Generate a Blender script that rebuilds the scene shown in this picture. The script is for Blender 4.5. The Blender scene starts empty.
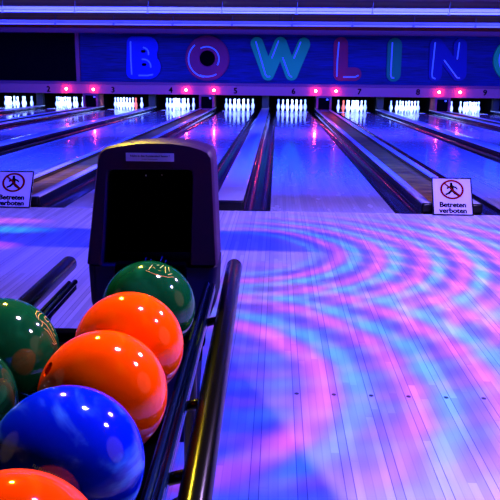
import bpy, bmesh, math, random
from mathutils import Vector, Matrix
random.seed(7)
C = bpy.context.scene.collection
PI = math.pi
# ------------------------------------------------------------------ camera calibration
F, H, PITCH, YAW, ROLL = 720.36, 1.12569, 0.23647, 0.03520, 0.011036
X6, D, NA, WI, W = -0.043, 6.1007, 1.79158, 2.04069, 1.0668   # lane 6 left edge, foul line, narrow/wide lane pitch, lane width
GUT = 0.235
FW = Vector((-math.sin(YAW)*math.cos(PITCH), math.cos(YAW)*math.cos(PITCH), -math.sin(PITCH)))
_rt = Vector((math.cos(YAW), math.sin(YAW), 0)); _up = _rt.cross(FW)
RT = math.cos(ROLL)*_rt + math.sin(ROLL)*_up
UP = -math.sin(ROLL)*_rt + math.cos(ROLL)*_up
CAMP = Vector((0, 0, H))
def at(u, v, Y=None, z=None):
    d = FW*F + RT*(u-250) - UP*(v-250)
    t = (Y/d.y) if Y is not None else ((z-H)/d.z)
    return CAMP + d*t

# ------------------------------------------------------------------ node DSL
class S:
    def __init__(s, nt, k): s.nt = nt; s.k = k
    def _m(s, op, o=None, o2=None):
        n = s.nt.nodes.new('ShaderNodeMath'); n.operation = op
        for i, a in enumerate((s, o, o2)):
            if a is None: continue
            if isinstance(a, S): s.nt.links.new(a.k, n.inputs[i])
            else: n.inputs[i].default_value = a
        return S(s.nt, n.outputs[0])
    def __add__(s, o): return s._m('ADD', o)
    __radd__ = __add__
    def __mul__(s, o): return s._m('MULTIPLY', o)
    __rmul__ = __mul__
    def __sub__(s, o): return s._m('SUBTRACT', o)
    def __rsub__(s, o): return (s*-1.0)+o
    def __truediv__(s, o): return s._m('DIVIDE', o)
    def sqrt(s): return s._m('SQRT')
    def cos(s): return s._m('COSINE')
    def floor(s): return s._m('FLOOR')
    def fract(s): return s._m('FRACT')
    def abs(s): return s._m('ABSOLUTE')
    def pow(s, e): return s._m('POWER', e)
    def lt(s, o): return s._m('LESS_THAN', o)
    def gt(s, o): return s._m('GREATER_THAN', o)
    def mx(s, o): return s._m('MAXIMUM', o)
    def mn(s, o): return s._m('MINIMUM', o)
    def smooth(s, a, b):
        n = s.nt.nodes.new('ShaderNodeMapRange'); n.interpolation_type = 'SMOOTHSTEP'
        s.nt.links.new(s.k, n.inputs[0]); n.inputs[1].default_value = a; n.inputs[2].default_value = b
        if a > b:
            n.inputs[1].default_value = b; n.inputs[2].default_value = a; n.inputs[3].default_value = 1; n.inputs[4].default_value = 0
        return S(s.nt, n.outputs[0])
def sep(nt, sock):
    n = nt.nodes.new('ShaderNodeSeparateXYZ'); nt.links.new(sock, n.inputs[0]); return [S(nt, n.outputs[i]) for i in range(3)]
def comb(nt, x, y, z):
    n = nt.nodes.new('ShaderNodeCombineXYZ')
    for i, a in enumerate((x, y, z)):
        if isinstance(a, S): nt.links.new(a.k, n.inputs[i])
        else: n.inputs[i].default_value = a
    return n.outputs[0]
def mixc(nt, f, a, b):
    n = nt.nodes.new('ShaderNodeMix'); n.data_type = 'RGBA'
    for k, v in ((0, f), (6, a), (7, b)):
        if isinstance(v, S): nt.links.new(v.k, n.inputs[k])
        elif isinstance(v, bpy.types.NodeSocket): nt.links.new(v, n.inputs[k])
        else: n.inputs[k].default_value = v if k == 0 else (*v, 1)[:4]
    return n.outputs[2]
def wnoise(nt, vec):
    n = nt.nodes.new('ShaderNodeTexWhiteNoise'); n.noise_dimensions = '3D'; nt.links.new(vec, n.inputs[0]); return S(nt, n.outputs[0])
def noise(nt, vec, scale, detail=3, dist=0.0):
    n = nt.nodes.new('ShaderNodeTexNoise'); nt.links.new(vec, n.inputs['Vector'])
    n.inputs['Scale'].default_value = scale; n.inputs['Detail'].default_value = detail; n.inputs['Distortion'].default_value = dist
    return S(nt, n.outputs[0])
def mat(name, col=(.5, .5, .5), rough=.5, metal=0, coat=0, emis=None, es=0, spec=.5, coat_rough=.04):
    m = bpy.data.materials.new(name); m.use_nodes = True
    b = m.node_tree.nodes['Principled BSDF']
    b.inputs['Base Color'].default_value = (*col, 1); b.inputs['Roughness'].default_value = rough
    b.inputs['Metallic'].default_value = metal; b.inputs['Coat Weight'].default_value = coat
    b.inputs['Coat Roughness'].default_value = coat_rough
    b.inputs['Specular IOR Level'].default_value = spec
    if emis: b.inputs['Emission Color'].default_value = (*emis, 1); b.inputs['Emission Strength'].default_value = es
    m['b'] = 1
    return m
def bsdf(m): return m.node_tree.nodes['Principled BSDF']
def objc(nt): return nt.nodes.new('ShaderNodeTexCoord').outputs['Object']
def geopos(nt): return nt.nodes.new('ShaderNodeNewGeometry').outputs['Position']

# ------------------------------------------------------------------ object helpers
def link(o, parent=None):
    C.objects.link(o)
    if parent is not None: o.parent = parent
    return o
def tag(o, label=None, cat=None, group=None, kind=None):
    if label: o['label'] = label
    if cat: o['category'] = cat
    if group: o['group'] = group
    if kind: o['kind'] = kind
    return o
def empty(name, loc=(0, 0, 0), rz=0):
    o = bpy.data.objects.new(name, None); o.location = loc; o.rotation_euler = (0, 0, rz); o.empty_display_size = .1
    return link(o)
def obj(name, bm, m, parent=None, smooth=False, loc=None, auto=None):
    me = bpy.data.meshes.new(name); bmesh.ops.recalc_face_normals(bm, faces=bm.faces); bm.to_mesh(me); bm.free()
    for mm in (m if isinstance(m, (list, tuple)) else [m]): me.materials.append(mm)
    if smooth or auto:
        me.polygons.foreach_set('use_smooth', [True]*len(me.polygons))
        if auto: me.set_sharp_from_angle(angle=math.radians(auto))
    o = bpy.data.objects.new(name, me)
    if loc is not None: o.location = loc
    return link(o, parent)
def box(bm, x0, x1, y0, y1, z0, z1, bev=0, seg=2, M=None):
    r = bmesh.ops.create_cube(bm, size=1)
    vs = r['verts']
    for v in vs: v.co = Vector(((x0+x1)/2+v.co.x*(x1-x0), (y0+y1)/2+v.co.y*(y1-y0), (z0+z1)/2+v.co.z*(z1-z0)))
    if M is not None:
        for v in vs: v.co = M @ v.co
    if bev:
        es = list({e for v in vs for e in v.link_edges})
        bmesh.ops.bevel(bm, geom=es, offset=bev, segments=seg, affect='EDGES', profile=.5)
def tube(bm, pts, r, n=12, caps='round', up=Vector((0, 0, 1))):
    pts = [Vector(p) for p in pts]
    rr = r if isinstance(r, (list, tuple)) else [r]*len(pts)
    P = []; R = []
    if caps == 'round':
        d = (pts[0]-pts[1]).normalized()
        for a in (88, 60, 30): P.append(pts[0]+d*rr[0]*math.sin(math.radians(a))); R.append(rr[0]*math.cos(math.radians(a)))
    P += pts; R += list(rr)
    if caps == 'round':
        d = (pts[-1]-pts[-2]).normalized()
        for a in (30, 60, 88): P.append(pts[-1]+d*rr[-1]*math.sin(math.radians(a))); R.append(rr[-1]*math.cos(math.radians(a)))
    rings = []
    for i, p in enumerate(P):
        t = (P[min(i+1, len(P)-1)]-P[max(i-1, 0)]).normalized()
        u = up if abs(t.dot(up)) < .95 else Vector((0, 1, 0))
        a = t.cross(u).normalized(); b = a.cross(t)
        rings.append([bm.verts.new(p+(a*math.cos(k*2*PI/n)+b*math.sin(k*2*PI/n))*R[i]) for k in range(n)])
    for A, B in zip(rings, rings[1:]):
        for k in range(n): bm.faces.new((A[k], A[(k+1) % n], B[(k+1) % n], B[k]))
    bm.faces.new(rings[0]); bm.faces.new(rings[-1][::-1])
def lathe(bm, prof, n=24, c=(0, 0, 0)):
    c = Vector(c); rings = []
    for r, z in prof:
        rings.append([bm.verts.new(c+Vector((max(r, 1e-4)*math.cos(k*2*PI/n), max(r, 1e-4)*math.sin(k*2*PI/n), z))) for k in range(n)])
    for A, B in zip(rings, rings[1:]):
        for k in range(n): bm.faces.new((A[k], A[(k+1) % n], B[(k+1) % n], B[k]))
    bm.faces.new(rings[0][::-1]); bm.faces.new(rings[-1])
def extr(bm, poly, y0, y1):          # polygon in (x, z) extruded along y
    a = [bm.verts.new((x, y0, z)) for x, z in poly]; b = [bm.verts.new((x, y1, z)) for x, z in poly]
    n = len(poly)
    for k in range(n): bm.faces.new((a[k], a[(k+1) % n], b[(k+1) % n], b[k]))
    bm.faces.new(a); bm.faces.new(b[::-1])
def capsule_prism(bm, a, b, r, y0, y1, n=10):   # rounded bar in the xz plane
    a = Vector(a); b = Vector(b); d = (b-a); ang = math.atan2(d.y, d.x) if d.length > 1e-6 else 0
    poly = [(b.x+r*math.cos(ang-PI/2+PI*k/n), b.y+r*math.sin(ang-PI/2+PI*k/n)) for k in range(n+1)] + \
           [(a.x+r*math.cos(ang+PI/2+PI*k/n), a.y+r*math.sin(ang+PI/2+PI*k/n)) for k in range(n+1)]
    extr(bm, poly, y0, y1)
_fc = {}
def text_mesh(body, size, bold=0.0, extrude=.0005):
    key = (body, size, bold)
    if key in _fc: return _fc[key]
    cu = bpy.data.curves.new('txt', 'FONT'); cu.body = body; cu.size = size; cu.offset = bold; cu.extrude = extrude
    cu.align_x = 'CENTER'; cu.align_y = 'CENTER'; cu.resolution_u = 3
    o = bpy.data.objects.new('txt', cu); C.objects.link(o); bpy.context.view_layer.update()
    dg = bpy.context.evaluated_depsgraph_get(); me = bpy.data.meshes.new_from_object(o.evaluated_get(dg))
    bpy.data.objects.remove(o, do_unlink=True)
    _fc[key] = me
    return me
def text_obj(name, body, size, m, parent, M, bold=0.0, extrude=.0005, fat=0.0):
    me = text_mesh(body, size, bold, extrude).copy()
    if fat:
        bm = bmesh.new()
        for i, (dx, dy) in enumerate(((0, 0), (fat, 0), (-fat, 0), (0, fat*.7), (0, -fat*.7))):
            k = me.copy(); k.transform(Matrix.Translation((dx, dy, .00012*i))); bm.from_mesh(k); bpy.data.meshes.remove(k)
        bm.to_mesh(me); bm.free()
    me.materials.clear(); me.materials.append(m)
    me.transform(M)
    o = bpy.data.objects.new(name, me); return link(o, parent)

# ------------------------------------------------------------------ materials
def boards_mat(name, w, off, seams=None, base=((.54, .48, .46), (.92, .86, .84)), rough=.32, coat=0, coat_rough=.05, seglen=1.4, dots=False, grain=.12, gap=.0016):
    m = mat(name, rough=rough, coat=coat, coat_rough=coat_rough); nt = m.node_tree; b = bsdf(m)
    x, y, z = sep(nt, geopos(nt))
    q = (x-off)/w
    i = q.floor(); fr = q.fract()
    rnd = wnoise(nt, comb(nt, i, 0.0, 3.0))
    j = (y/seglen + rnd*7.3).floor()
    r2 = wnoise(nt, comb(nt, i, j, 1.0))
    gv = comb(nt, x*60.0, y*2.2, i*3.1)
    g = noise(nt, gv, 1.0, 4, .4)
    f = (r2*.75 + g*.35)
    c = mixc(nt, f, base[0], base[1])
    edge = ((fr-.5).abs()).gt(.5-gap/w)              # thin joint between two boards
    fray = (y/seglen + rnd*7.3).fract()
    endj = fray.lt(.0022/seglen*1.4)
    dark = edge.mx(endj)*.16
    if seams:
        k0, per = seams                                # one board in five stands between darker joints
        ph = (q/per).fract()*per
        s1 = (ph-0.0).abs().lt(.04).mx((ph-per).abs().lt(.04)).mx((ph-1.0).abs().lt(.045))
        dark = dark.mx(s1*.75)
    if dots:
        dx = ((x-(X6+W/2-.4))/.1355)
        fx = (dx+.5).fract()-.5
        dd = ((fx*.1355).pow(2.0) + ((y-(D-3.6576))*.85).pow(2.0)).sqrt()
        dark = dark.mx(dd.lt(.0085)*.95*dx.gt(-.5)*dx.lt(9.5))
    c = mixc(nt, dark, c, (.03, .02, .03))
    nt.links.new(c, b.inputs['Base Color'])
    sm = noise(nt, comb(nt, x*6.0, y*1.5, 0.0), 1.0, 3)
    nt.links.new((sm*.12+(rough-.06)).k, b.inputs['Roughness'])
    return m
DOT0 = X6+W/2-.4
M_floor = boards_mat('approach_maple', .0271, DOT0-.01355, seams=(0, 5.0), dots=True, rough=.34, coat=.25, coat_rough=.12)
M_lane = boards_mat('lane_maple', .02735, X6, rough=.26, coat=1, coat_rough=.075, base=((.58, .55, .55), (.80, .76, .76)), seglen=2.3)
def track_wood():
    m = mat('track_wood', rough=.4, coat=.2); nt = m.node_tree
    x, y, z = sep(nt, geopos(nt))
    g = noise(nt, comb(nt, x*3.0, y*14.0, 0.0), 1.0, 5, .5)
    c = mixc(nt, g.smooth(.3, .75), (.16, .05, .004), (.65, .34, .02))
    nt.links.new(c, bsdf(m).inputs['Base Color']); return m
M_track = track_wood()
M_cap = mat('capping_plastic', (.78, .78, .85), .28, coat=.7, coat_rough=.06)
M_capside = mat('capping_side', (.003, .0012, .002), .25, spec=.3, coat=.35)
M_gut = mat('gutter_plastic', (.004, .0018, .003), .2, spec=.3, coat=.35, coat_rough=.08)
M_blk = mat('black_plastic', (.0015, .001, .001), .35, spec=.25)
M_blk_matte = mat('black_matte', (.001, .001, .0015), .9, spec=.0)
M_tube = mat('black_steel_tube', (.0008, .0008, .0003), .20, spec=.08)
M_rail = mat('black_rubber_rail', (.006, .035, .16), .22, metal=1)  # black rail; its blue highlight streaks are put into the metal colour
def facade():
    m = mat('blue_wood_panel', rough=.6, spec=.15); nt = m.node_tree
    x, y, z = sep(nt, geopos(nt))
    g = noise(nt, comb(nt, x*1.6, y*0.0, z*34.0), 1.0, 5, .6)
    g2 = noise(nt, comb(nt, x*.5, 2.0, z*4.0), 1.0, 3, .2)
    c = mixc(nt, (g*.8+g2*.5).smooth(.45, .85), (.002, .002, .016), (.003, .005, .068))
    nt.links.new(c, bsdf(m).inputs['Base Color']); return m
M_fac = facade()
M_shelf = mat('violet_painted_board', (.46, .09, .075), .5, spec=.1)
M_lip = mat('plum_painted_edge', (.22, .04, .05), .5, spec=.1)
def ceilwood():
    m = mat('brown_wood_ceiling', rough=.7, spec=.08); nt = m.node_tree
    x, y, z = sep(nt, geopos(nt))
    w = nt.nodes.new('ShaderNodeTexWave'); w.wave_type = 'RINGS'; w.inputs['Scale'].default_value = .9; w.inputs['Distortion'].default_value = 3.5; w.inputs['Detail'].default_value = 3
    nt.links.new(comb(nt, (x/1.5).fract()*1.5-.7, y*.35, 0.0), w.inputs['Vector'])
    f = S(nt, w.outputs['Fac'])
    c = mixc(nt, f, (.13, .035, .008), (.22, .09, .012))
    seam = ((x/1.5).fract()).lt(.008)
    c = mixc(nt, seam, c, (.01, .01, .01))
    nt.links.new(c, bsdf(m).inputs['Base Color']); return m
M_ceil = ceilwood()
M_wall = mat('dark_wall_paint', (.006, .004, .010), .7, spec=.2)
M_pin = mat('pin_white', (.9, .92, .93), .3, coat=.4)
M_pinred = mat('pin_orange', (.95, .10, .03), .4, coat=.1)
M_hood = mat('plum_hood_plastic', (.030, .0028, .032), .5, spec=.12)
M_hoodb = mat('navy_hood_base', (.010, .004, .03), .6, spec=.1)
M_sign = mat('sign_white', (.50, .47, .72), .6, spec=.1)
M_ink = mat('sign_black', (.003, .0015, .0006), .8, spec=0)
M_inkred = mat('sign_red', (.16, .003, .0015), .7, spec=0)
M_gold = mat('gold_engraving', (.9, .40, .05), .45)
M_bristle = mat('blue_bristle', (.02, .03, .7), .5)
def ball_mat(name, c0, c1, sc=7, lo=.45, hi=.7, dist=2.2):
    m = mat(name, rough=.4, coat=.75, coat_rough=.06, spec=.0); nt = m.node_tree
    v = objc(nt); x, y, z = sep(nt, v)
    g = noise(nt, comb(nt, x*1.0, y*1.0, z*2.2), sc, 4, dist)
    c = mixc(nt, g.smooth(lo, hi), c0, c1)
    nt.links.new(c, bsdf(m).inputs['Base Color']); return m
M_orange = ball_mat('orange_ball_resin', (1.0, .060, .0), (1.0, .088, .0), 6)
M_blue = ball_mat('blue_ball_resin', (.0, .010, .55), (.05, .24, .9), 4.5, .48, .80, 2.6)
M_green = ball_mat('green_ball_resin', (.001, .050, .009), (.003, .10, .022), 7, .45, .8, 2.0)
M_dgreen = ball_mat('dark_green_ball_resin', (.001, .03, .008), (.010, .10, .03), 8, .45, .8, 2.0)
M_screen = mat('dark_screen', (.0005, .0005, .001), .9, spec=.02)

# ------------------------------------------------------------------ the hall
XL, XR, YB, YF, ZC = -12.5, 12.5, -1.2, 27.0, 2.58
def struct(name, bm, m, parent=None, **k):
    o = obj(name, bm, m, parent, **k)
    if parent is None: o['kind'] = 'structure'
    return o
bm = bmesh.new(); box(bm, XL, XR, YB, D-.004, -.12, 0); struct('floor', bm, M_floor)
bm = bmesh.new(); box(bm, XL, XR, D-.004, YF, -.30, -.16); struct('floor', bm, M_blk_matte)
bm = bmesh.new(); box(bm, XL, XR, YB, YF, ZC, ZC+.1); struct('ceiling', bm, M_ceil)
bm = bmesh.new(); box(bm, XL-.15, XL, YB, YF, -.3, ZC+.1); struct('wall_left', bm, M_wall)
bm = bmesh.new(); box(bm, XR, XR+.15, YB, YF, -.3, ZC+.1); struct('wall_right', bm, M_wall)
bm = bmesh.new(); box(bm, XL, XR, YB-.15, YB, -.3, ZC+.1); struct('wall_front', bm, M_wall)
bm = bmesh.new(); box(bm, XL, XR, YF-.1, YF, -.16, ZC); struct('wall_back', bm, M_blk_matte)

# lane layout: left edge of each lane
left = {6: X6}
left[5] = X6-NA; left[4] = left[5]-WI; left[3] = left[4]-NA; left[2] = left[3]-WI; left[1] = left[2]-NA; left[0] = left[1]-WI
left[7] = X6+WI; left[8] = left[7]+NA; left[9] = left[8]+WI; left[10] = left[9]+NA; left[11] = left[10]+WI
YP = D+18.288            # head pin
YE = YP+1.15             # end of the pin deck
SIDE = {0: 'at the far left edge of the hall', 1: 'leading to the leftmost visible pins, left of number 2', 10: 'at the right edge, right of the lane under number 9', 11: 'beyond the right edge, second lane after number 9'}
def lname(k): return SIDE.get(k, 'leading to the pins beside number %d' % k)
for k in range(0, 11):
    x0 = left[k]; x1 = x0+W
    root = empty('bowling_lane', (x0+W/2, D, 0))
    tag(root, 'glossy blue-lit maple bowling lane %s' % lname(k), 'bowling lane', 'bowling lanes')
    def lo(bm, name, m, **kw):
        o = obj(name, bm, m, root, **kw); o.matrix_parent_inverse = Matrix.Translation((-(x0+W/2), -D, 0)); return o
    bm = bmesh.new(); box(bm, x0, x1, D+.003, YE, -.16, 0); lo(bm, 'lane_surface', M_lane)
    bm = bmesh.new(); box(bm, x0+.01, x1-.01, YP-.14, YP-.11, .0, .0035); lo(bm, 'pin_deck_line', M_sign)
    for g0 in (x0-GUT, x1):
        bm = bmesh.new(); n = 10; prof = []
        for i in range(n+1):
            a = PI*i/n; prof.append((g0+GUT/2-(GUT/2-.006)*math.cos(a), -.008-.082*math.sin(a)))
        poly = [(g0+.001, -.004)]+prof+[(g0+GUT-.001, -.004), (g0+GUT-.001, -.11), (g0+.001, -.11)]
        a = [bm.verts.new((x, D+.003, z)) for x, z in poly]; b = [bm.verts.new((x, YE, z)) for x, z in poly]
        for i in range(len(poly)): bm.faces.new((a[i], a[(i+1) % len(poly)], b[(i+1) % len(poly)], b[i]))
        lo(bm, 'gutter', M_gut, auto=35)

# dividers between the lanes
CH = .085
def cap_profile(xa, xb, zb, zt, r=.022):
    return [(xa, zb), (xa, zt-r), (xa+r*.3, zt-r*.3), (xa+r, zt), (xb-r, zt), (xb-r*.3, zt-r*.3), (xb, zt-r), (xb, zb)]
def two_tone_cap(name, xa, xb, y0, parent, off):
    # light moulded top with dark sides
    bm = bmesh.new(); extr(bm, cap_profile(xa, xb, -.10, CH-.012, .006), y0+.002, YE)
    o = obj('side_skirt', bm, M_capside, parent); o.matrix_parent_inverse = Matrix.Translation(-off)
    bm = bmesh.new(); extr(bm, cap_profile(xa+.004, xb-.004, CH-.0118, CH+.006, .012), y0+.012, YE)
    o = obj(name, bm, M_cap, parent, auto=50); o.matrix_parent_inverse = Matrix.Translation(-off)
def end_block(xa, xb, y0, parent, off, h=CH+.004):
    bm = bmesh.new(); box(bm, xa-.006, xb+.006, y0-.03, y0+.03, 0.001, h, bev=.018, seg=3)
    o = obj('end_cap', bm, M_blk, parent, auto=40); o.matrix_parent_inverse = Matrix.Translation(-off)
for k in range(0, 10):
    xa = left[k]+W+GUT; xb = left[k+1]-GUT
    narrow = (xb-xa) < .35
    off = Vector(((xa+xb)/2, D, 0))
    nn = {0: 'at the far left edge', 1: 'left of the lane beside number 2', 9: 'right of the lane beside number 9'}.get(k, 'between the lanes of numbers %d and %d' % (k, k+1))
    if narrow:
        r = empty('lane_divider', off); tag(r, 'narrow pale-topped lane divider %s' % nn, 'lane divider', 'lane dividers')
        two_tone_cap('top_moulding', xa, xb, D, r, off); end_block(xa, xb, D+.02, r, off)
    else:
        r = empty('ball_return_track', off); tag(r, 'wooden ball return track with pale rails %s' % nn, 'ball return track', 'ball return tracks')
        bm = bmesh.new(); box(bm, xa+.085, xb-.085, D+.02, YE, -.10, .035)
        o = obj('wood_floor', bm, M_track, r); o.matrix_parent_inverse = Matrix.Translation(-off)
        for a, b in ((xa, xa+.083), (xb-.083, xb)):
            two_tone_cap('edge_rail', a, b, D+.03, r, off); end_block(a, b, D+.05, r, off)

# ------------------------------------------------------------------ pinsetter front
YM = D+17.9
def s_at(y): return y
tilt = 0.0
bm = bmesh.new()
xa, xb = XL, XR
box(bm, xa, xb, YM+.02, YM+.12, .52, ZC); struct('trim_1', bm, M_fac)          # masking board behind the letters
r_ = empty('number_board', (0, YM, .52)); tag(r_, 'long violet board above the pins carrying black lane numbers', 'board')
def ro(o, off): o.matrix_parent_inverse = Matrix.Translation(-Vector(off)); return o
bm = bmesh.new(); box(bm, XL, XR, YM-.10, YM+.02, .525, .815, bev=.008); ro(obj('board', bm, M_shelf, r_), (0, YM, .52))
bm = bmesh.new(); box(bm, XL, XR, YM-.12, YM+.02, .817, .905, bev=.006); ro(obj('ledge', bm, M_lip, r_), (0, YM, .52))
bm = bmesh.new(); box(bm, XL, XR, YM-.10, YM+.02, 2.43, ZC-.002, bev=.006); struct('trim_2', bm, M_lip)
for n, u, v in ((2, 48.5, 89.3), (3, 113, 90), (4, 170.7, 90.3), (5, 235.5, 91), (6, 293.5, 91.5), (7, 359.3, 92), (8, 418, 92.4), (9, 485, 93)):
    p = at(u, v, Y=YM-.10)
    text_obj('lane_number', str(n), .25, M_ink, r_, Matrix.Translation((p.x, p.y-.001-YM, p.z-.52)) @ Matrix.Rotation(PI/2, 4, 'X'), fat=.011, extrude=.002)
# partitions between the pin pits
ti = 3
for k in range(0, 10):
    xa = left[k]+W+.02; xb = left[k+1]-.02
    wide = (xb-xa) > .8
    c = (xa+xb)/2
    if not wide:
        bm = bmesh.new(); box(bm, c-.11, c+.11, YP+.28, YF-.15, CH+.008, .523, bev=.01)
        struct('trim_%d' % ti, bm, M_wall)
    else:
        bm = bmesh.new(); hw = .215
        # frame of a cabinet: posts, lintel and sunken dark door
        for s in (-1, 1): box(bm, c+s*(hw+.0)-.032, c+s*(hw+.0)+.032, YM-.02, YM+.2, CH+.008, .523, bev=.008)
        box(bm, c-hw, c+hw, YM+.12, YF-.15, .04, .52)
        box(bm, c-hw, c+hw, YM+.0, YM+.14, .47, .5225)
        struct('trim_%d' % ti, bm, M_lip)
        d_ = empty('cabinet_hatch', (c, YM+.1, .09))
        tag(d_, 'small dark hatch under the red lamps between numbers %s' % ('%d and %d' % (k, k+1) if k >= 2 else 'left of 2'), 'hatch', 'dark hatches between the pin pits')
        bm = bmesh.new(); box(bm, -hw+.034, hw-.034, -.01, .012, 0, .375, bev=.005); obj('panel', bm, M_screen, d_)
        bm = bmesh.new(); box(bm, .08, .14, -.03, -.012, .30, .35, bev=.005); obj('latch', bm, M_cap, d_)
    ti += 1
# side walls of each pit
for k in range(1, 10):
    for xs in (left[k]-GUT-.005, left[k]+W+GUT-.02):
        bm = bmesh.new(); box(bm, xs, xs+.022, YP+.45, YF-.2, -.1, .523); struct('trim_%d' % ti, bm, M_blk_matte); ti += 1

# ------------------------------------------------------------------ pins
bm = bmesh.new()
prof = [(.0255, 0), (.0285, .004), (.0315, .02), (.0405, .057), (.0535, .085), (.0593, .114), (.0605, .13), (.0585, .149), (.0500, .185), (.0355, .22), (.0265, .238), (.0235, .254), (.0250, .28), (.0285, .305), (.0320, .335), (.0322, .350), (.0290, .366), (.0200, .378), (.0080, .3808), (.0001, .381)]
lathe(bm, prof, 20)
for f in bm.faces: f.smooth = True
me_pin = bpy.data.meshes.new('bowling_pin'); bm.to_mesh(me_pin); bm.free(); me_pin.materials.append(M_pin)
me_red = me_pin.copy(); me_red.materials.clear(); me_red.materials.append(M_pinred)
spots = [(0, 0, 'the head pin at the front'), (-1, 1, 'left in the second row'), (1, 1, 'right in the second row'),
         (-2, 2, 'left in the third row'), (0, 2, 'middle of the third row'), (2, 2, 'right in the third row'),
         (-3, 3, 'back row, far left corner'), (-1, 3, 'back row, second from left'), (1, 3, 'back row, third from left'), (3, 3, 'back row, far right corner')]
miss = {9: {3}, 1: {4}}
red = {3: 5, 7: 3}
for k in range(1, 10):
    cx = left[k]+W/2
    wh = 'of the pins left of number 2' if k == 1 else 'of the pins beside number %d' % k
    for i, (dx, dy, t) in enumerate(spots):
        if i in miss.get(k, ()): continue
        isr = red.get(k) == i
        o = bpy.data.objects.new('bowling_pin', me_red if isr else me_pin)
        o.location = (cx+dx*.1524, YP+dy*.264, .0005); link(o)
        tag(o, ('orange' if isr else 'white')+' bowling pin, '+t+' '+wh, 'bowling pin', 'bowling pins at the lane ends')

# ------------------------------------------------------------------ BOWLING letters
YLt = YM-.02
def P2(u, v):
    p = at(u, v, Y=YLt); return Vector((p.x, p.z))
SC = (P2(260, 60)-P2(250, 60)).length/10
def lmat(name, col, es=0): return mat(name, col, .6, spec=.15)
ML = {'blue': lmat('letter_blue', (.006, .012, .20)), 'plum': lmat('letter_plum', (.26, .010, .030)), 'teal': lmat('letter_teal', (.008, .44, .055)),
      'crimson': lmat('letter_crimson', (.32, .005, .018)), 'deepteal': lmat('letter_deep_teal', (.004, .20, .035)), 'blue2': lmat('letter_deep_blue', (.003, .004, .085))}
M_neon = mat('neon_tube', (.1, .1, .3), .4, emis=(.03, .10, 1), es=.55)
M_hole = mat('letter_hole', (.0005, .0005, .001), .9, spec=0)
def letter(ch, label, bars, m, neon, y=YLt, holes=()):
    c = P2(*bars[0][0]) if bars else P2(*holes[0][0])
    root = empty('sign_letter', (c.x, YLt, c.y)); tag(root, label, 'letter', 'BOWLING letters on the blue panel')
    off = (c.x, YLt, c.y)
    bm = bmesh.new()
    for i, (a, b, r) in enumerate(bars): capsule_prism(bm, P2(*a), P2(*b), r*SC, YLt-.05-.0012*i, YM+.019)
    return root, off, bm
def neon_part(root, off, paths):
    for path in paths:
        bm = bmesh.new(); pts = [Vector((P2(*q).x, YLt-.085, P2(*q).y)) for q in path]
        tube(bm, pts, .022, 8, up=Vector((0, 1, 0))); ro(obj('neon_tube', bm, M_neon, root, smooth=True), off)
def arc(cx, cy, r, a0, a1, n=12): return [(cx+r*math.cos(math.radians(a0+(a1-a0)*i/n)), cy+r*math.sin(math.radians(a0+(a1-a0)*i/n))) for i in range(n+1)]
# B
root, off, bm = letter('B', 'blue letter B of the wall sign', [((133.5, 43), (133, 72.5), 6.5)], ML['blue'], None)
poly = [(128, 41), (129, 38), (132.5, 36.5), (146, 36.4)]+arc(147.5, 47.5, 11, -85, 30, 8)+arc(149, 67, 12, -45, 85, 9)+[(146, 79), (133, 79), (129, 77), (127.6, 73)]
extr(bm, [tuple(P2(*q)) for q in poly], YLt-.058, YM+.019)
ro(obj('letter_face', bm, ML['blue'], root), off)
for hx, hy in ((143.6, 51.4), (144.4, 64.6)):
    bm = bmesh.new(); capsule_prism(bm, P2(hx-1, hy), P2(hx+1, hy), 1.3*SC, YLt-.066, YLt-.050); ro(obj('hole', bm, M_hole, root), off)
neon_part(root, off, [[(131, 42), (131.3, 58), (132.2, 74)], arc(143, 53.5, 6, -80, 10, 6), arc(144, 66.5, 7.2, -100, 5, 7), [(139.5, 75.4), (148, 75.5), (153, 74.6)]])
# O
root, off, bm = letter('O', 'plum-coloured round letter O of the wall sign with a black centre', [((207.4, 58.4), (207.4, 58.4), 22)], ML['plum'], None)
bm.free(); bm = bmesh.new()
n = 40; co = P2(207.4, 58.4)
ra, rb = 22*SC, 7.7*SC
rg = []
for rr, yy in ((rb, YM+.019), (rb, YLt-.04), (rb+.02, YLt-.05), (ra-.02, YLt-.05), (ra, YLt-.04), (ra, YM+.019)):
    rg.append([bm.verts.new((co.x+rr*math.cos(2*PI*i/n), yy, co.y+rr*math.sin(2*PI*i/n))) for i in range(n)])
for i in range(6):
    A, B = rg[i], rg[(i+1) % 6]
    for j in range(n): bm.faces.new((A[j], A[(j+1) % n], B[(j+1) % n], B[j]))
ro(obj('letter_face', bm, ML['plum'], root), off)
bm = bmesh.new(); capsule_prism(bm, co, co, rb-.002, YLt-.01, YM+.018, 20); ro(obj('hole', bm, M_hole, root), off)
neon_part(root, off, [arc(207, 59, 18.2, 228, 100, 14), arc(207, 59, 12.2, -118, 28, 14), arc(207.4, 58, 18.6, 112, 62, 8)])
# W
root, off, bm = letter('W', 'teal letter W of the wall sign', [((257, 43.6), (268, 74), 6.3), ((268, 74), (280.5, 43.6), 6.3), ((280.5, 43.6), (291.5, 74), 6.3), ((291.5, 74), (303.8, 44.3), 6.3)], None, None)
ro(obj('letter_face', bm, ML['teal'], root), off)
neon_part(root, off, [[(256, 42), (265.5, 74.5), (267, 76.7), (269.6, 76.5)], [(278.4, 41.3), (272, 57.8)], [(282.8, 58), (289, 75), (291.5, 77)], [(300.5, 42.5), (294, 58)]])
# L
root, off, bm = letter('L', 'crimson letter L of the wall sign', [((340.8, 44.5), (340.6, 74), 7), ((340.6, 74.2), (354.6, 74.2), 6.5)], None, None)
ro(obj('letter_face', bm, ML['crimson'], root), off)
neon_part(root, off, [[(338.6, 42.6), (337.2, 60), (336.6, 76)], [(343.5, 77), (355, 77), (357.8, 75.6)]])
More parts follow.
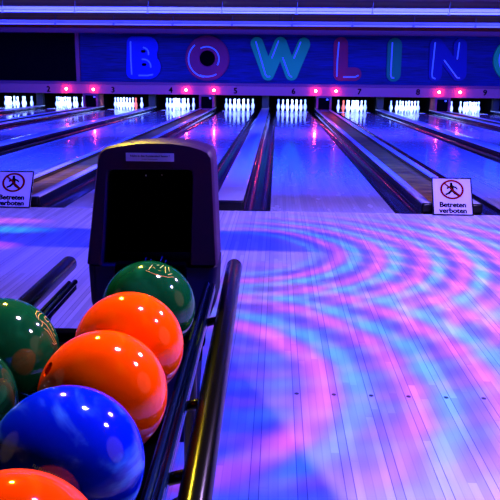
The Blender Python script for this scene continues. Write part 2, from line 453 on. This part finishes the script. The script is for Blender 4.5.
# I
root, off, bm = letter('I', 'dark teal letter I of the wall sign', [((394.6, 45.3), (393.4, 74.3), 7)], None, None)
ro(obj('letter_face', bm, ML['deepteal'], root), off)
neon_part(root, off, [[(392, 43), (390.3, 75), (391.2, 77.6), (393.2, 78)]])
# N
root, off, bm = letter('N', 'deep blue letter N of the wall sign', [((436.3, 45), (435, 74.5), 6.5), ((437, 46), (458, 74), 6.5), ((460, 45.5), (459.5, 74), 6.5)], None, None)
ro(obj('letter_face', bm, ML['blue2'], root), off)
neon_part(root, off, [[(434.6, 43), (431.4, 74), (431.9, 77.6), (434.4, 78.6)], [(443.8, 60.5), (456.5, 77.8), (458.6, 78)], [(458.8, 43), (456.6, 59)]])
# G
root, off, bm = letter('G', 'teal rounded letter G of the wall sign, cut off by the right edge', [((515.5, 60.5), (530, 60.5), 5.5)], None, None)
gp = arc(515.5, 60.5, 16.5, -45, -320, 20)
for i in range(len(gp)-1): capsule_prism(bm, P2(*gp[i]), P2(*gp[i+1]), 6*SC, YLt-.05-.0006*i, YM+.019, 8)
ro(obj('letter_face', bm, ML['teal'], root), off)
neon_part(root, off, [arc(515.5, 60.5, 17, -60, -220, 18)])

# black screen at left of the sign
xs0, xs1 = XL, at(75.5, 60, Y=YM-.08).x
r_ = empty('display_screen', (xs1-1.4, YM-.05, .95)); tag(r_, 'large switched-off black display panel left of the BOWLING sign', 'display panel')
bm = bmesh.new(); box(bm, XL+.05, xs1, YM-.06, YM+.0195, .925, 2.42, bev=.01); ro(obj('panel', bm, M_screen, r_), (xs1-1.4, YM-.05, .95))
bm = bmesh.new(); box(bm, xs1, xs1+.13, YM-.075, YM+.0195, .907, 2.428, bev=.01); ro(obj('side_frame', bm, M_lip, r_), (xs1-1.4, YM-.05, .95))

# red lamps
M_red = mat('red_lamp_bulb', (.9, .1, .1), .3, emis=(1, .075, .075), es=100)
nm = {0: ('left', '2 and 3'), 1: ('right', '2 and 3'), 2: ('left', '4 and 5'), 3: ('right', '4 and 5'), 4: ('left', '6 and 7'), 5: ('right', '6 and 7'), 6: ('left', '8 and 9'), 7: ('right', '8 and 9')}
for i, (u, v) in enumerate(((66.4, 88.8), (93.4, 89.4), (186, 90), (214, 90.3), (315.7, 91), (336, 91.2), (439, 92.2), (460, 92.3))):
    p = at(u, v, Y=YM-.153)
    r_ = empty('red_lamp', p); tag(r_, 'glowing red signal lamp, %s one of the pair between numbers %s' % nm[i], 'lamp', 'red lamps above the pin pits')
    bm = bmesh.new(); M = Matrix.Rotation(PI/2, 4, 'X')
    lathe(bm, [(.045, -.05), (.045, -.02), (.032, -.01)], 16)
    bmesh.ops.transform(bm, matrix=M, verts=bm.verts); obj('lamp_base', bm, M_blk, r_, smooth=False)
    bm = bmesh.new(); bmesh.ops.create_uvsphere(bm, u_segments=16, v_segments=10, radius=.042); obj('bulb', bm, M_red, r_, smooth=True, loc=(0, -.018, 0))

# ------------------------------------------------------------------ ceiling battens (hung fluorescent fittings)
M_batten = mat('batten_lit_glow', (.30, .26, .45), .5, emis=(.12, .10, .62), es=.15)  # lit violet face of the housing put in as faint emission
M_tubeL = mat('violet_fluorescent_tube', (.4, .4, .6), .3, emis=(.13, .13, 1), es=.8)
M_joint = mat('batten_clip', (.25, .22, .5), .4)
def batten(x0, y, z, label, grp):
    r_ = empty('fluorescent_fitting', (x0+.75, y, z)); r_.rotation_euler = (0, 0, -.022); tag(r_, label, 'light fitting', grp)
    bm = bmesh.new(); box(bm, -.745, .745, -.04, .04, -.01, .058, bev=.006); obj('housing', bm, M_batten, r_)
    bm = bmesh.new(); tube(bm, [(-.72, 0, -.034), (.72, 0, -.034)], .019, 10); obj('tube', bm, M_tubeL, r_, smooth=True)
    for s in (-1, 1):
        bm = bmesh.new(); box(bm, s*.735-.012, s*.735+.012, -.02, .02, -.058, -.0105, bev=.003); obj('tube_holder', bm, M_joint, r_)
    bm = bmesh.new(); box(bm, -.75+.0, -.49, -.047, -.0405, .0, .028, bev=.002); obj('cover_clip', bm, M_joint, r_)
    bm = bmesh.new(); tube(bm, [(-.745, 0, .05), (-.735, .0, ZC-z)], .009, 6, caps='flat'); obj('hanger', bm, M_blk, r_)
xj = at(75, 9, z=2.42).x
ORD = ('first', 'second', 'third', 'fourth', 'fifth', 'sixth', 'seventh', 'eighth', 'ninth')
for i in range(-2, 6):
    x = xj+(i)*1.5
    batten(x, 15.12-(x-0)*.022+.0, 2.405, 'violet-lit ceiling tube fitting, %s from the left in the upper, nearer row' % ORD[i+2], 'nearer row of tube fittings')
xj = at(56, 22, z=2.42).x
for i in range(-1, 8):
    x = xj+(i)*1.5
    batten(x, 18.80-(x-0)*.022, 2.405, 'violet-lit ceiling tube fitting, %s from the left in the lower, farther row' % ORD[i+1], 'farther row of tube fittings')

# ------------------------------------------------------------------ keep-off signs
def sign(x0, x1, label, grp=None):
    cx = (x0+x1)/2; w = x1-x0
    r_ = empty('warning_sign', (cx, D-.062, 0)); tag(r_, label, 'sign', 'keep-off signs at the foul line')
    hh = .348; ang = math.radians(31)
    T = Matrix.Rotation(-ang, 4, 'X')     # board stands in local xz plane, leaning back
    def part(name, bm, m, **k):
        bmesh.ops.transform(bm, matrix=T, verts=bm.verts); return obj(name, bm, m, r_, **k)
    bm = bmesh.new(); box(bm, -w/2, w/2, .0, .008, 0.004, hh, bev=.002); part('sign_board', bm, M_sign)
    bm = bmesh.new(); i = .009; t = .010
    for (a, b, c, d) in ((-w/2, w/2, .004, .004+t), (-w/2, w/2, hh-t, hh), (-w/2, -w/2+t, .004+t, hh-t), (w/2-t, w/2, .004+t, hh-t)):
        box(bm, a, b, -.003, .0, c, d)
    part('border', bm, M_ink)
    # ring
    zc = hh*.685; R = .090; n = 32
    bm = bmesh.new(); rg = []
    for rr, yy in ((R, -.001), (R, -.003), (R-.017, -.003), (R-.017, -.001)):
        rg.append([bm.verts.new((rr*math.cos(2*PI*j/n)*1.12, yy, zc+rr*math.sin(2*PI*j/n))) for j in range(n)])
    for q in range(4):
        A, B = rg[q], rg[(q+1) % 4]
        for j in range(n): bm.faces.new((A[j], A[(j+1) % n], B[(j+1) % n], B[j]))
    s = R*.66
    capsule_prism(bm, (-s*1.12, zc+s), (s*1.12, zc-s), .0075, -.0040, -.0032)
    part('prohibition_ring', bm, M_inkred)
    bm = bmesh.new()
    def cp(a, b, r): capsule_prism(bm, (a[0]*1.25, zc+a[1]*1.22), (b[0]*1.25, zc+b[1]*1.22), r*1.3, -.003-.0001*random.random(), -.0005, 6)
    cp((-.003, .043), (-.003, .043), .0095); cp((-.002, .026), (.002, -.004), .0115)
    cp((-.006, .024), (-.030, .010), .0055); cp((.004, .024), (.026, .016), .0055); cp((.026, .016), (.034, .006), .005)
    cp((-.001, -.006), (-.022, -.028), .0075); cp((-.022, -.028), (-.040, -.036), .006)
    cp((.004, -.006), (.018, -.028), .0075); cp((.018, -.028), (.040, -.044), .006)
    part('pictogram', bm, M_ink)
    for k, (tx, zz) in enumerate((('Betreten', .098), ('verboten', .045))):
        M = T @ Matrix.Translation((0, -.0005, zz)) @ Matrix.Rotation(PI/2, 4, 'X')
        text_obj('lettering', tx, .063, M_ink, r_, M, bold=.0004, extrude=.002, fat=.0024)
    bm = bmesh.new(); T0 = T
    box(bm, -w/2+.02, w/2-.02, .02, .028, .0, hh-.03, M=Matrix.Rotation(-math.radians(0), 4, 'X'))
    M2 = Matrix.Translation(T @ Vector((0, .01, hh-.01))) @ Matrix.Rotation(math.radians(10), 4, 'X') @ Matrix.Translation((0, 0, -.28))
    bm.free(); bm = bmesh.new()
    top = T @ Vector((0, .012, hh-.02))
    for s_ in (-1, 1): tube(bm, [(s_*(w/2-.04), top.y, top.z), (s_*(w/2-.04), top.y+.035, .105)], .006, 8)
    obj('rear_strut', bm, M_blk, r_)
    return r_
sign(1.332, 1.672, 'white "Betreten verboten" sign leaning at the foul line right of the wide centre lane')
sign(-2.455, -2.115, 'white "Betreten verboten" sign at the left edge of the picture, partly cut off')

# ------------------------------------------------------------------ ball return hood
HX, HY = -.374, 2.17
hood = empty('ball_return_hood', (HX, HY+.12, 0)); tag(hood, 'plum-coloured ball return housing with a black mouth behind the balls', 'ball return')
hoff = Vector((HX, HY+.12, 0))
def fr(u, v, y=0): p = at(u, v, Y=HY); return Vector((p.x, HY+y, p.z))
outer_px = [(86, 264), (90.5, 220), (95.5, 170), (96.8, 158), (99, 151.5), (104, 147.6), (115, 144.8), (130, 142.6), (150, 141.2), (172, 142), (190, 144.6), (203, 148.4), (209, 151.5), (212, 156.5), (213, 163), (214.5, 200), (216, 235), (217.5, 265)]
inner_px = [(102, 265), (104, 235), (107.2, 178), (107.6, 173.5), (108.6, 171), (111, 170), (120, 169.8), (135, 169.8), (150, 169.8), (165, 169.8), (180, 170), (188, 170), (190.6, 171), (191.8, 173), (192.2, 178), (191.6, 205), (191, 235), (190.2, 265)]
O = [fr(*q) for q in outer_px]; I = [fr(*q) for q in inner_px]
cen = Vector((HX, HY, .72))
def shr(L, k, y): return [Vector((cen.x+(p.x-cen.x)*k, HY+y, cen.z+(p.z-cen.z)*k if p.z > .6 else p.z)) for p in L]
bm = bmesh.new()
loops = [shr(O, .93, .24), shr(O, .965, .225), shr(O, .98, .17), O and shr(O, 1.0, .03), shr(O, .996, .012), shr(O, .97, .0), shr(I, 1.03, .0), shr(I, 1.0, .006), shr(I, .97, .16)]
vl = [[bm.verts.new(p) for p in L] for L in loops]
for A, B in zip(vl, vl[1:]):
    for i in range(len(A)-1): bm.faces.new((A[i], A[i+1], B[i+1], B[i]))
bm.faces.new(vl[0]); 
o = ro(obj('hood_shell', bm, M_hood, hood, auto=28), hoff)
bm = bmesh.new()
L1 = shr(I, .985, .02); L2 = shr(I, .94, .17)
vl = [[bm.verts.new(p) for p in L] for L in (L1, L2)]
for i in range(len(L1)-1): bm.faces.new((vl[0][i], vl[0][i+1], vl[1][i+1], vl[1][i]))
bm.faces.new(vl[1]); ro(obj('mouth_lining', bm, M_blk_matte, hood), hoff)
# base under the hood
bm = bmesh.new()
def pl(z, hw, y0, y1, r=.03):
    xs = HX-.012
    pts = []
    for cx_, cy_, a0 in ((xs+hw-r, y1-r, 0), (xs-hw+r, y1-r, 90), (xs-hw+r, y0+r, 180), (xs+hw-r, y0+r, 270)):
        for q in range(5): a = math.radians(a0+q*22.5); pts.append(bm.verts.new((cx_+r*math.cos(a), cy_+r*math.sin(a), z)))
    return pts
Ls = [pl(0.001, .135, HY-.11, HY+.22), pl(.03, .13, HY-.10, HY+.21), pl(.30, .15, HY-.05, HY+.21), pl(.42, .20, HY+.0, HY+.23), pl(.54, .205, HY+.004, HY+.24), pl(.545, .198, HY+.01, HY+.235)]
for A, B in zip(Ls, Ls[1:]):
    for i in range(len(A)): bm.faces.new((A[i], A[(i+1) % len(A)], B[(i+1) % len(A)], B[i]))
bm.faces.new(Ls[0][::-1]); bm.faces.new(Ls[-1])
ro(obj('hood_base', bm, M_hoodb, hood, auto=40), hoff)
# side seam line
# sticker
a, b_ = fr(126, 153), fr(174, 161.5)
bm = bmesh.new(); box(bm, fr(126, 157).x, fr(174, 157).x, HY-.0022, HY-.0008, fr(150, 161.3).z, fr(150, 153).z)
st = ro(obj('sticker', bm, M_sign, hood), hoff); sc = ((a+b_)/2)
st['label'] = 'pale warning sticker'
for tx, sz, vv, bd in (('Nicht in den Kugelauslauf fassen !', .0088, 156.0, .00018), ('Es besteht Verletzungsgefahr', .0042, 159.2, 0)):
    p = fr(150, vv)
    me = text_mesh(tx, sz, bd, .0002).copy(); me.materials.clear(); me.materials.append(M_ink)
    me.transform(Matrix.Translation((p.x, HY-.0026, p.z)) @ Matrix.Rotation(PI/2, 4, 'X'))
    t_ = link(bpy.data.objects.new('lettering', me), st); t_.matrix_parent_inverse = Matrix.Identity(4)
# blue bristles
for (u0, v0, u1, v1) in ((142, 264, 146, 258), (149, 263, 151, 259.5), (158.5, 263, 162, 257), (163.5, 265, 166, 260.5)):
    p0 = at(u0, v0+4, Y=HY-.015); p1 = at(u1, v1, Y=HY-.02)
    bm = bmesh.new(); tube(bm, [p0, p1], .0016, 6); ro(obj('bristle', bm, M_bristle, hood), hoff)
bm = bmesh.new(); box(bm, HX-.12, HX+.10, HY-.03, HY+.004, .50, .56, bev=.006); ro(obj('mouth_sill', bm, M_blk_matte, hood), hoff)
for (u, v) in ((146, 175.5), (162, 175)):
    p = at(u, v, Y=HY+.03); bm = bmesh.new(); bmesh.ops.create_icosphere(bm, subdivisions=2, radius=.0022, matrix=Matrix.Translation(p)); ro(obj('screw', bm, M_cap, hood), hoff)

# ------------------------------------------------------------------ ball rack
RZ = math.radians(.9)
rack = empty('ball_rack', (-.417, 2.37, 0), RZ); tag(rack, 'black tubular ball rack with thick side bars running from the hood to the viewer', 'ball rack')
# local coordinates: x from the rack's centre line, y back from its far end (negative towards the camera)
def ra_(name, bm, m, **k): return obj(name, bm, m, rack, **k)
for s in (-1, 1):
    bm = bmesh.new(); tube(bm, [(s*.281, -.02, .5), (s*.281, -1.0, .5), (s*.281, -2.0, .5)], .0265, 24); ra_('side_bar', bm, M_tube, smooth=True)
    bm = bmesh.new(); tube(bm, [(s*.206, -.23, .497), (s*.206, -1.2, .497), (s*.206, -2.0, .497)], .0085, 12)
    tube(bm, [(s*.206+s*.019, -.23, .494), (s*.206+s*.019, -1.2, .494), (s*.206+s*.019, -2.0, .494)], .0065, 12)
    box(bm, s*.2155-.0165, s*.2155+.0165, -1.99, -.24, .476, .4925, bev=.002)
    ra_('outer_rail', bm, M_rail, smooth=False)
for s in (-1, 1):
    bm = bmesh.new(); y0 = -.30 if s > 0 else -.93
    xi = .037 if s > 0 else -.045
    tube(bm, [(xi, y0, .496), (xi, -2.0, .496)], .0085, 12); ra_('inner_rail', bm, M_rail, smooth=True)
for s, ys in ((1, (-.53, -1.04, -1.31)), (-1, (-.50, -1.15))):
    for y in ys:
        bm = bmesh.new(); tube(bm, [(s*.285, y, .492), (s*.205, y, .470)], .011, 10, caps='flat'); ra_('bracket', bm, M_tube, smooth=True)
for y in (-.60, -.70, -1.6):
    bm = bmesh.new(); box(bm, -.23, .23, y-.02, y+.02, .440, .474, bev=.006); ra_('cross_bar', bm, M_blk_matte)
bm = bmesh.new(); box(bm, -.205, .205, -1.98, -.98, .415, .438, bev=.006); ra_('tray', bm, M_blk_matte)
for s_, y in ((1, -.70), (-1, -.70)):
    bm = bmesh.new(); tube(bm, [(s_*.20, y, .0265), (s_*.20, y, .45)], .017, 14, caps='flat'); lathe(bm, [(.078, .001), (.078, .010), (.070, .019), (.03, .026), (.017, .03)], 32, c=(s_*.20, y, 0))
    ra_('leg', bm, M_blk, auto=40)

# ------------------------------------------------------------------ balls
RB = .109
def ray_on_ball(c, u, v, lift=.0005):
    d = (FW*F+RT*(u-250)-UP*(v-250)).normalized(); m = CAMP-c
    b = m.dot(d); q = m.dot(m)-RB*RB; disc = b*b-q
    disc = max(disc, 0)
    p = CAMP+d*(-b-math.sqrt(disc)); return c+(p-c).normalized()*(RB+lift)
def ball(c, m, label, holes=()):
    c = Vector(c)
    bm = bmesh.new(); bmesh.ops.create_uvsphere(bm, u_segments=72, v_segments=48, radius=RB)
    me = bpy.data.meshes.new('bowling_ball'); bm.to_mesh(me); bm.free()
    me.polygons.foreach_set('use_smooth', [True]*len(me.polygons)); me.materials.append(m); me.materials.append(M_blk_matte)
    o = bpy.data.objects.new('bowling_ball', me); o.location = c; link(o)
    if holes:
        bm = bmesh.new()
        for (u, v) in holes:
            n = (ray_on_ball(c, u, v)-c).normalized()
            M = n.to_track_quat('Z', 'Y').to_matrix().to_4x4()
            b2 = bmesh.new(); bmesh.ops.create_cone(b2, cap_ends=True, segments=32, radius1=.0125, radius2=.0125, depth=.08, matrix=Matrix.Translation(n*RB) @ M)
            t = bpy.data.meshes.new('t'); b2.to_mesh(t); b2.free(); bm.from_mesh(t)
        cm = bpy.data.meshes.new('cut'); bm.to_mesh(cm); bm.free()
        co_ = bpy.data.objects.new('cut', cm); co_.location = c; C.objects.link(co_)
        md = o.modifiers.new('b', 'BOOLEAN'); md.operation = 'DIFFERENCE'; md.object = co_; md.solver = 'EXACT'
        bpy.context.view_layer.update()
        ne = bpy.data.meshes.new_from_object(o.evaluated_get(bpy.context.evaluated_depsgraph_get()))
        o.modifiers.clear(); o.data = ne; bpy.data.objects.remove(co_, do_unlink=True)
        ne.set_sharp_from_angle(angle=math.radians(30))
    return tag(o, label, 'bowling ball', 'bowling balls on the rack')
def engrave(o, paths, m, r=.0007, name='engraving'):
    bm = bmesh.new(); c = Vector(o.location)
    for p in paths:
        pts = []
        for (a, b) in zip(p, p[1:]):
            for t in (0, .34, .67): pts.append(ray_on_ball(c, a[0]+(b[0]-a[0])*t, a[1]+(b[1]-a[1])*t)-c)
        pts.append(ray_on_ball(c, *p[-1])-c)
        tube(bm, pts, r, 6)
    return obj(name, bm, m, o)
zb = .595
b1 = ball((-0.2936, 1.6085, zb), M_green, 'green marbled bowling ball at the far end of the rack, before the hood')
b2 = ball((-0.2892, 1.357, zb), M_orange, 'orange bowling ball directly in front of the far green ball')
b3 = ball((-0.2878, 1.1286, zb), M_orange, 'orange bowling ball with a finger hole, between the other orange and the blue ball', holes=((47.5, 369),))
b4 = ball((-0.2859, .901, zb), M_blue, 'large blue marbled bowling ball in the right-hand row')
b5 = ball((-0.2836, .674, zb), M_orange, 'nearest orange bowling ball, cut off by the lower edge of the picture')
b6 = ball((-0.5261, 1.297, zb), M_green, 'green bowling ball with gold engraving in the left-hand row')
b7 = ball((-0.5302, 1.072, zb), M_dgreen, 'dark green bowling ball at the left edge, in front of the gold-engraved green one')
engrave(b6, [[(37, 318), (35.5, 314), (37, 311.5), (39, 311.8)], [(38.5, 320), (38, 316.5), (39.5, 314), (42, 313.5)], [(40, 320), (41.5, 321.5), (42.5, 324.5), (41.3, 326.5)],
             [(42, 321.5), (46, 325), (50, 331), (53.5, 338), (56, 343)], [(44, 328.5), (48, 332), (52, 338.5), (54, 342.5)], [(43.8, 317), (45, 319.5), (47, 321.5), (48.5, 322)],
             [(49.5, 324), (51, 326.5)], [(51.5, 328), (53.2, 331)], [(53, 333), (55, 336)], [(52, 343), (54, 344.5), (56, 343.6)], [(45, 316), (46, 317.5)]], M_gold)
engrave(b1, [[(148.5, 270), (150, 268), (152.3, 265.2)], [(153.2, 267.5), (155, 268.6)], [(158.5, 270.6), (160.8, 271)], [(160, 268.2), (163.5, 265.5)], [(165.3, 267), (165.5, 273)], [(168.5, 267.5), (169.3, 271.5)],
             [(168, 274.8), (172, 274)], [(146, 270.6), (152, 273.4), (160, 276), (168, 277.4), (173.5, 277.2)], [(157, 265.4), (159, 265.2)]], M_gold)
M_gtext = mat('green_ball_print', (.02, .30, .22), .5)
pp = []
def lerp(a, b, t): return (a[0]+(b[0]-a[0])*t, a[1]+(b[1]-a[1])*t)
for (A, B, n) in (((33.4, 465.2), (45, 472.3), 7), ((48, 472.8), (59, 477.4), 6)):
    for i in range(n):
        q = lerp(A, B, i/(n-1)); k = (i*7 % 3)
        pp.append([(q[0]-.5, q[1]+1.2), (q[0]+.5, q[1]-1.2)])
        if k == 0: pp.append([(q[0]+.5, q[1]-1.2), (q[0]+1.4, q[1]-.6)])
        if k == 1: pp.append([(q[0]-.5, q[1]+1.2), (q[0]+.6, q[1]+1.6)])
engrave(b4, pp, M_gtext, .0004, 'printed_lettering')

# ------------------------------------------------------------------ lights
def light(name, kind, loc, energy, col, target=None, **k):
    l = bpy.data.lights.new(name, kind); l.energy = energy; l.color = col
    for a, b in k.items(): setattr(l, a, b)
    o = bpy.data.objects.new(name, l); o.location = loc
    if target is not None: o.rotation_euler = (Vector(target)-Vector(loc)).to_track_quat('-Z', 'Y').to_euler()
    return link(o)
BL = (.012, .03, 1)
# ultraviolet/blue wash fittings above the lanes, out of the frame
light('lane_blacklight', 'AREA', (0, 12.6, 2.5), 4800, BL, (0, 19, 0), shape='RECTANGLE', size=20, size_y=.35, spread=math.radians(110))
light('lane_blacklight', 'AREA', (0, 6.6, 2.5), 4800, BL, (0, 11, 0), shape='RECTANGLE', size=18, size_y=.35, spread=math.radians(110))
light('approach_blacklight', 'SPOT', (.25, 2.06, 2.47), 330, BL, (.1, 3.4, 0), spot_size=math.radians(150), spot_blend=.4, shadow_soft_size=.05)  # added blue fill for the approach, no known fitting
light('approach_blacklight', 'SPOT', (1.55, 1.93, 2.30), 330, BL, (1.0, 3.8, 0), spot_size=math.radians(150), spot_blend=.4, shadow_soft_size=.05)
# mixed wash on the fascia, an added unseen lamp to bring out the letter colours
light('fascia_wash', 'AREA', (0, 13.9, 2.45), 20, (.8, .5, .8), (0, 24, 1.9), shape='RECTANGLE', size=18, size_y=.3, spread=math.radians(50))
# pin deck lamps behind the masking board
for k in range(1, 10):
    light('pin_deck_lamp', 'AREA', (left[k]+W/2, YM+.16, .50), 18, (.55, .85, 1), (left[k]+W/2, YP+.5, .12), shape='RECTANGLE', size=.95, size_y=.06, spread=math.radians(120))
# ceiling downlights over the rack (positions found from the highlights on the balls)
bc = Vector((-.35, 1.2, .6))
def down(d, dist, e, col, rad, ang=40):
    p = bc+Vector(d).normalized()*dist
    light('rack_spot', 'SPOT', p, e, col, bc, spot_size=math.radians(ang), spot_blend=.5, shadow_soft_size=rad)
down((-.24, .76, .60), 3.1, 620, (1, .70, .03), .07, 30)
light('rack_side_fill', 'SPOT', (3.0, 1.7, 1.5), 50, (1, .50, .38), (-.38, 1.15, .58), spot_size=math.radians(34), spot_blend=.5, shadow_soft_size=1.2)  # added side fills, brighten the lower part of the balls
light('rack_side_fill', 'SPOT', (-3.4, 1.0, 1.6), 18, (1, .62, .42), (-.30, 1.1, .6), spot_size=math.radians(34), spot_blend=.5, shadow_soft_size=1.2)
light('approach_blacklight', 'SPOT', (-1.4, 4.7, 2.5), 330, BL, (-1.2, 5.9, 0), spot_size=math.radians(100), spot_blend=.5, shadow_soft_size=.05)  # more added blue fill, for the far approach
light('approach_blacklight', 'SPOT', (1.6, 4.7, 2.5), 330, BL, (1.4, 5.9, 0), spot_size=math.radians(100), spot_blend=.5, shadow_soft_size=.05)
light('track_warm_fill', 'SPOT', (-2.4, 8.0, 2.5), 120, (1, .6, .2), (-2.35, 8.0, 0), spot_size=math.radians(42), spot_blend=.8, shadow_soft_size=.08)  # added warm fill to bring out the brown track wood
down((.28, .40, .87), 2.15, 150, (1, .78, .66), .11, 30)
down((.73, .28, .63), 2.6, 120, (1, .75, .7), .10, 26)
down((.55, .68, .49), 3.4, 90, (1, .75, .8), .05, 20)

# colour-effect projector over the approach
LP = Vector((1.8, 3.8, 2.4))
pj = light('effect_projector', 'SPOT', LP, 360, (1, 1, 1), LP-Vector((0, 0, 1)), spot_size=math.radians(165), spot_blend=.2, shadow_soft_size=.02)
l = pj.data; l.use_nodes = True; nt = l.node_tree
em = [n for n in nt.nodes if n.type == 'EMISSION'][0]
g = nt.nodes.new('ShaderNodeNewGeometry')
nx, ny, nz = sep(nt, g.outputs['Incoming'])
t = (nz*-1.0); t = S(nt, comb and t.k)
k_ = (nz*0.0+LP.z)/(nz*-1.0)
fx = nx*k_+LP.x; fy = ny*k_+LP.y
def dist(cx, cy, sx=1.0, sy=1.0): return (((fx-cx)*sx).pow(2.0)+((fy-cy)*sy).pow(2.0)).sqrt()
# (POWER of a negative base with an even exponent is fine in Cycles)
nv = noise(nt, comb(nt, fx, fy, 0.0), 1.6, 3)
nf = noise(nt, comb(nt, fx, fy, 5.0), 5.0, 2)
dA = dist(-.30, 4.62)+(nv-.5)*.10; dB = dist(-.42, 2.52, 1.0, .86)+(nv-.5)*.10
def rings(d, r0, T): return (((d-r0)*(2*PI/T)).cos()*.5+.5)
envA = dA.smooth(.45, .68)*fx.smooth(-.6, .05)*fy.smooth(6.3, 5.4)
envB = dB.smooth(.38, .58)*fx.smooth(-.6, -.1)*fy.smooth(1.6, 2.2)*dB.smooth(2.1, 1.2)
pA = rings(dA, .72, .26).pow(4.0)*envA; cA = rings(dA, .82, .26).pow(4.0)*envA
pB = rings(dB, .61, .32).pow(4.0)*envB; cB = rings(dB, .73, .32).pow(4.0)*envB
wA = fy.smooth(3.2, 4.2)*.75+.25; wB = 1.0-fy.smooth(3.2, 4.2)*.75
pink = pA*wA+pB*wB; cyan = cA*wA+cB*wB
dC = dist(-.2, 3.55)+(nv-.5)*.12
fine = rings(dC, .9, .19).pow(3.0)*fx.smooth(.3, .9)*fy.smooth(6.0, 5.0)*fy.smooth(2.6, 3.6)*.55
pink = pink+fine+((dB-.60).abs().smooth(.10, .02))*fx.smooth(-.5, -.2)*fy.smooth(3.6, 3.0)*.55
pink = pink*(.45+nf*1.2); cyan = cyan*(1.5-nf*.9)
def blob(cx, cy, sx, sy, a): return dist(cx, cy, 1/sx, 1/sy).smooth(1.0, .3)*a
pink = pink+blob(-2.25, 5.5, .62, .16, 4.5)+blob(-2.05, 4.66, .40, .18, 4.5)
cyan = cyan+blob(-2.15, 5.17, .62, .17, 4.5)
# plain lavender wash, with cast shadows put into its colour as dark areas
far = fy.smooth(1.0, 6.0)
shadow_band = (fy.smooth(4.60, 4.68)*fy.smooth(5.30, 5.22))*fx.smooth(.9, -.1)
shadow_patch = dB.smooth(.66, .40)*.75*fx.smooth(.35, .0)
wedge = ((fy-2.77)*.39*.9+(fx+.17)*1.0).smooth(.02, -.02)*(fy.smooth(2.9, 2.7))
ringdim = (envA*wA).mx(envB*wB)*.62
wash = (1.0-shadow_band)*(1.0-ringdim)*(1.0-shadow_patch*.9)*(.55+nf*.5+nv*.3)
wash = wash*(1.0-(((fx*.94+fy*.34)-.785).smooth(.012, -.012)*fy.smooth(3.1, 2.5)*fx.smooth(-.45, -.3)))  # shadow wedge beside the rack, put into the wash colour
beyond = fy.smooth(11.0, 5.9)*.88+.12
wash = wash*beyond*(1.0+fy.smooth(4.2, 6.0)*1.2+fy.smooth(3.0, 1.9)*2.0)
R_ = wash*.50+pink*.95+cyan*.02
G_ = wash*.30+pink*.10+cyan*.60
B_ = wash*.85+pink*.35+cyan*.62+.25*fy.smooth(7.5, 6.0)
dimband = 1.0-shadow_band*.9
nt.links.new(comb(nt, R_, G_, B_), em.inputs['Color'])

# world: nearly black
w = bpy.data.worlds.new('world'); bpy.context.scene.world = w; w.use_nodes = True
w.node_tree.nodes['Background'].inputs[0].default_value = (.01, .008, .05, 1); w.node_tree.nodes['Background'].inputs[1].default_value = .2

# ------------------------------------------------------------------ camera
cam = bpy.data.cameras.new('camera'); cam.sensor_width = 36; cam.lens = F/500*36; cam.clip_start = .02
co = bpy.data.objects.new('camera', cam); link(co)
R3 = Matrix((RT, UP, -FW)).transposed()
co.matrix_world = Matrix.Translation(CAMP) @ R3.to_4x4()
sc_ = bpy.context.scene; sc_.camera = co
sc_.view_settings.view_transform = 'Standard'; sc_.view_settings.look = 'None'; sc_.view_settings.gamma = 1
sc_.view_settings.use_curve_mapping = False; sc_.view_settings.exposure = 0
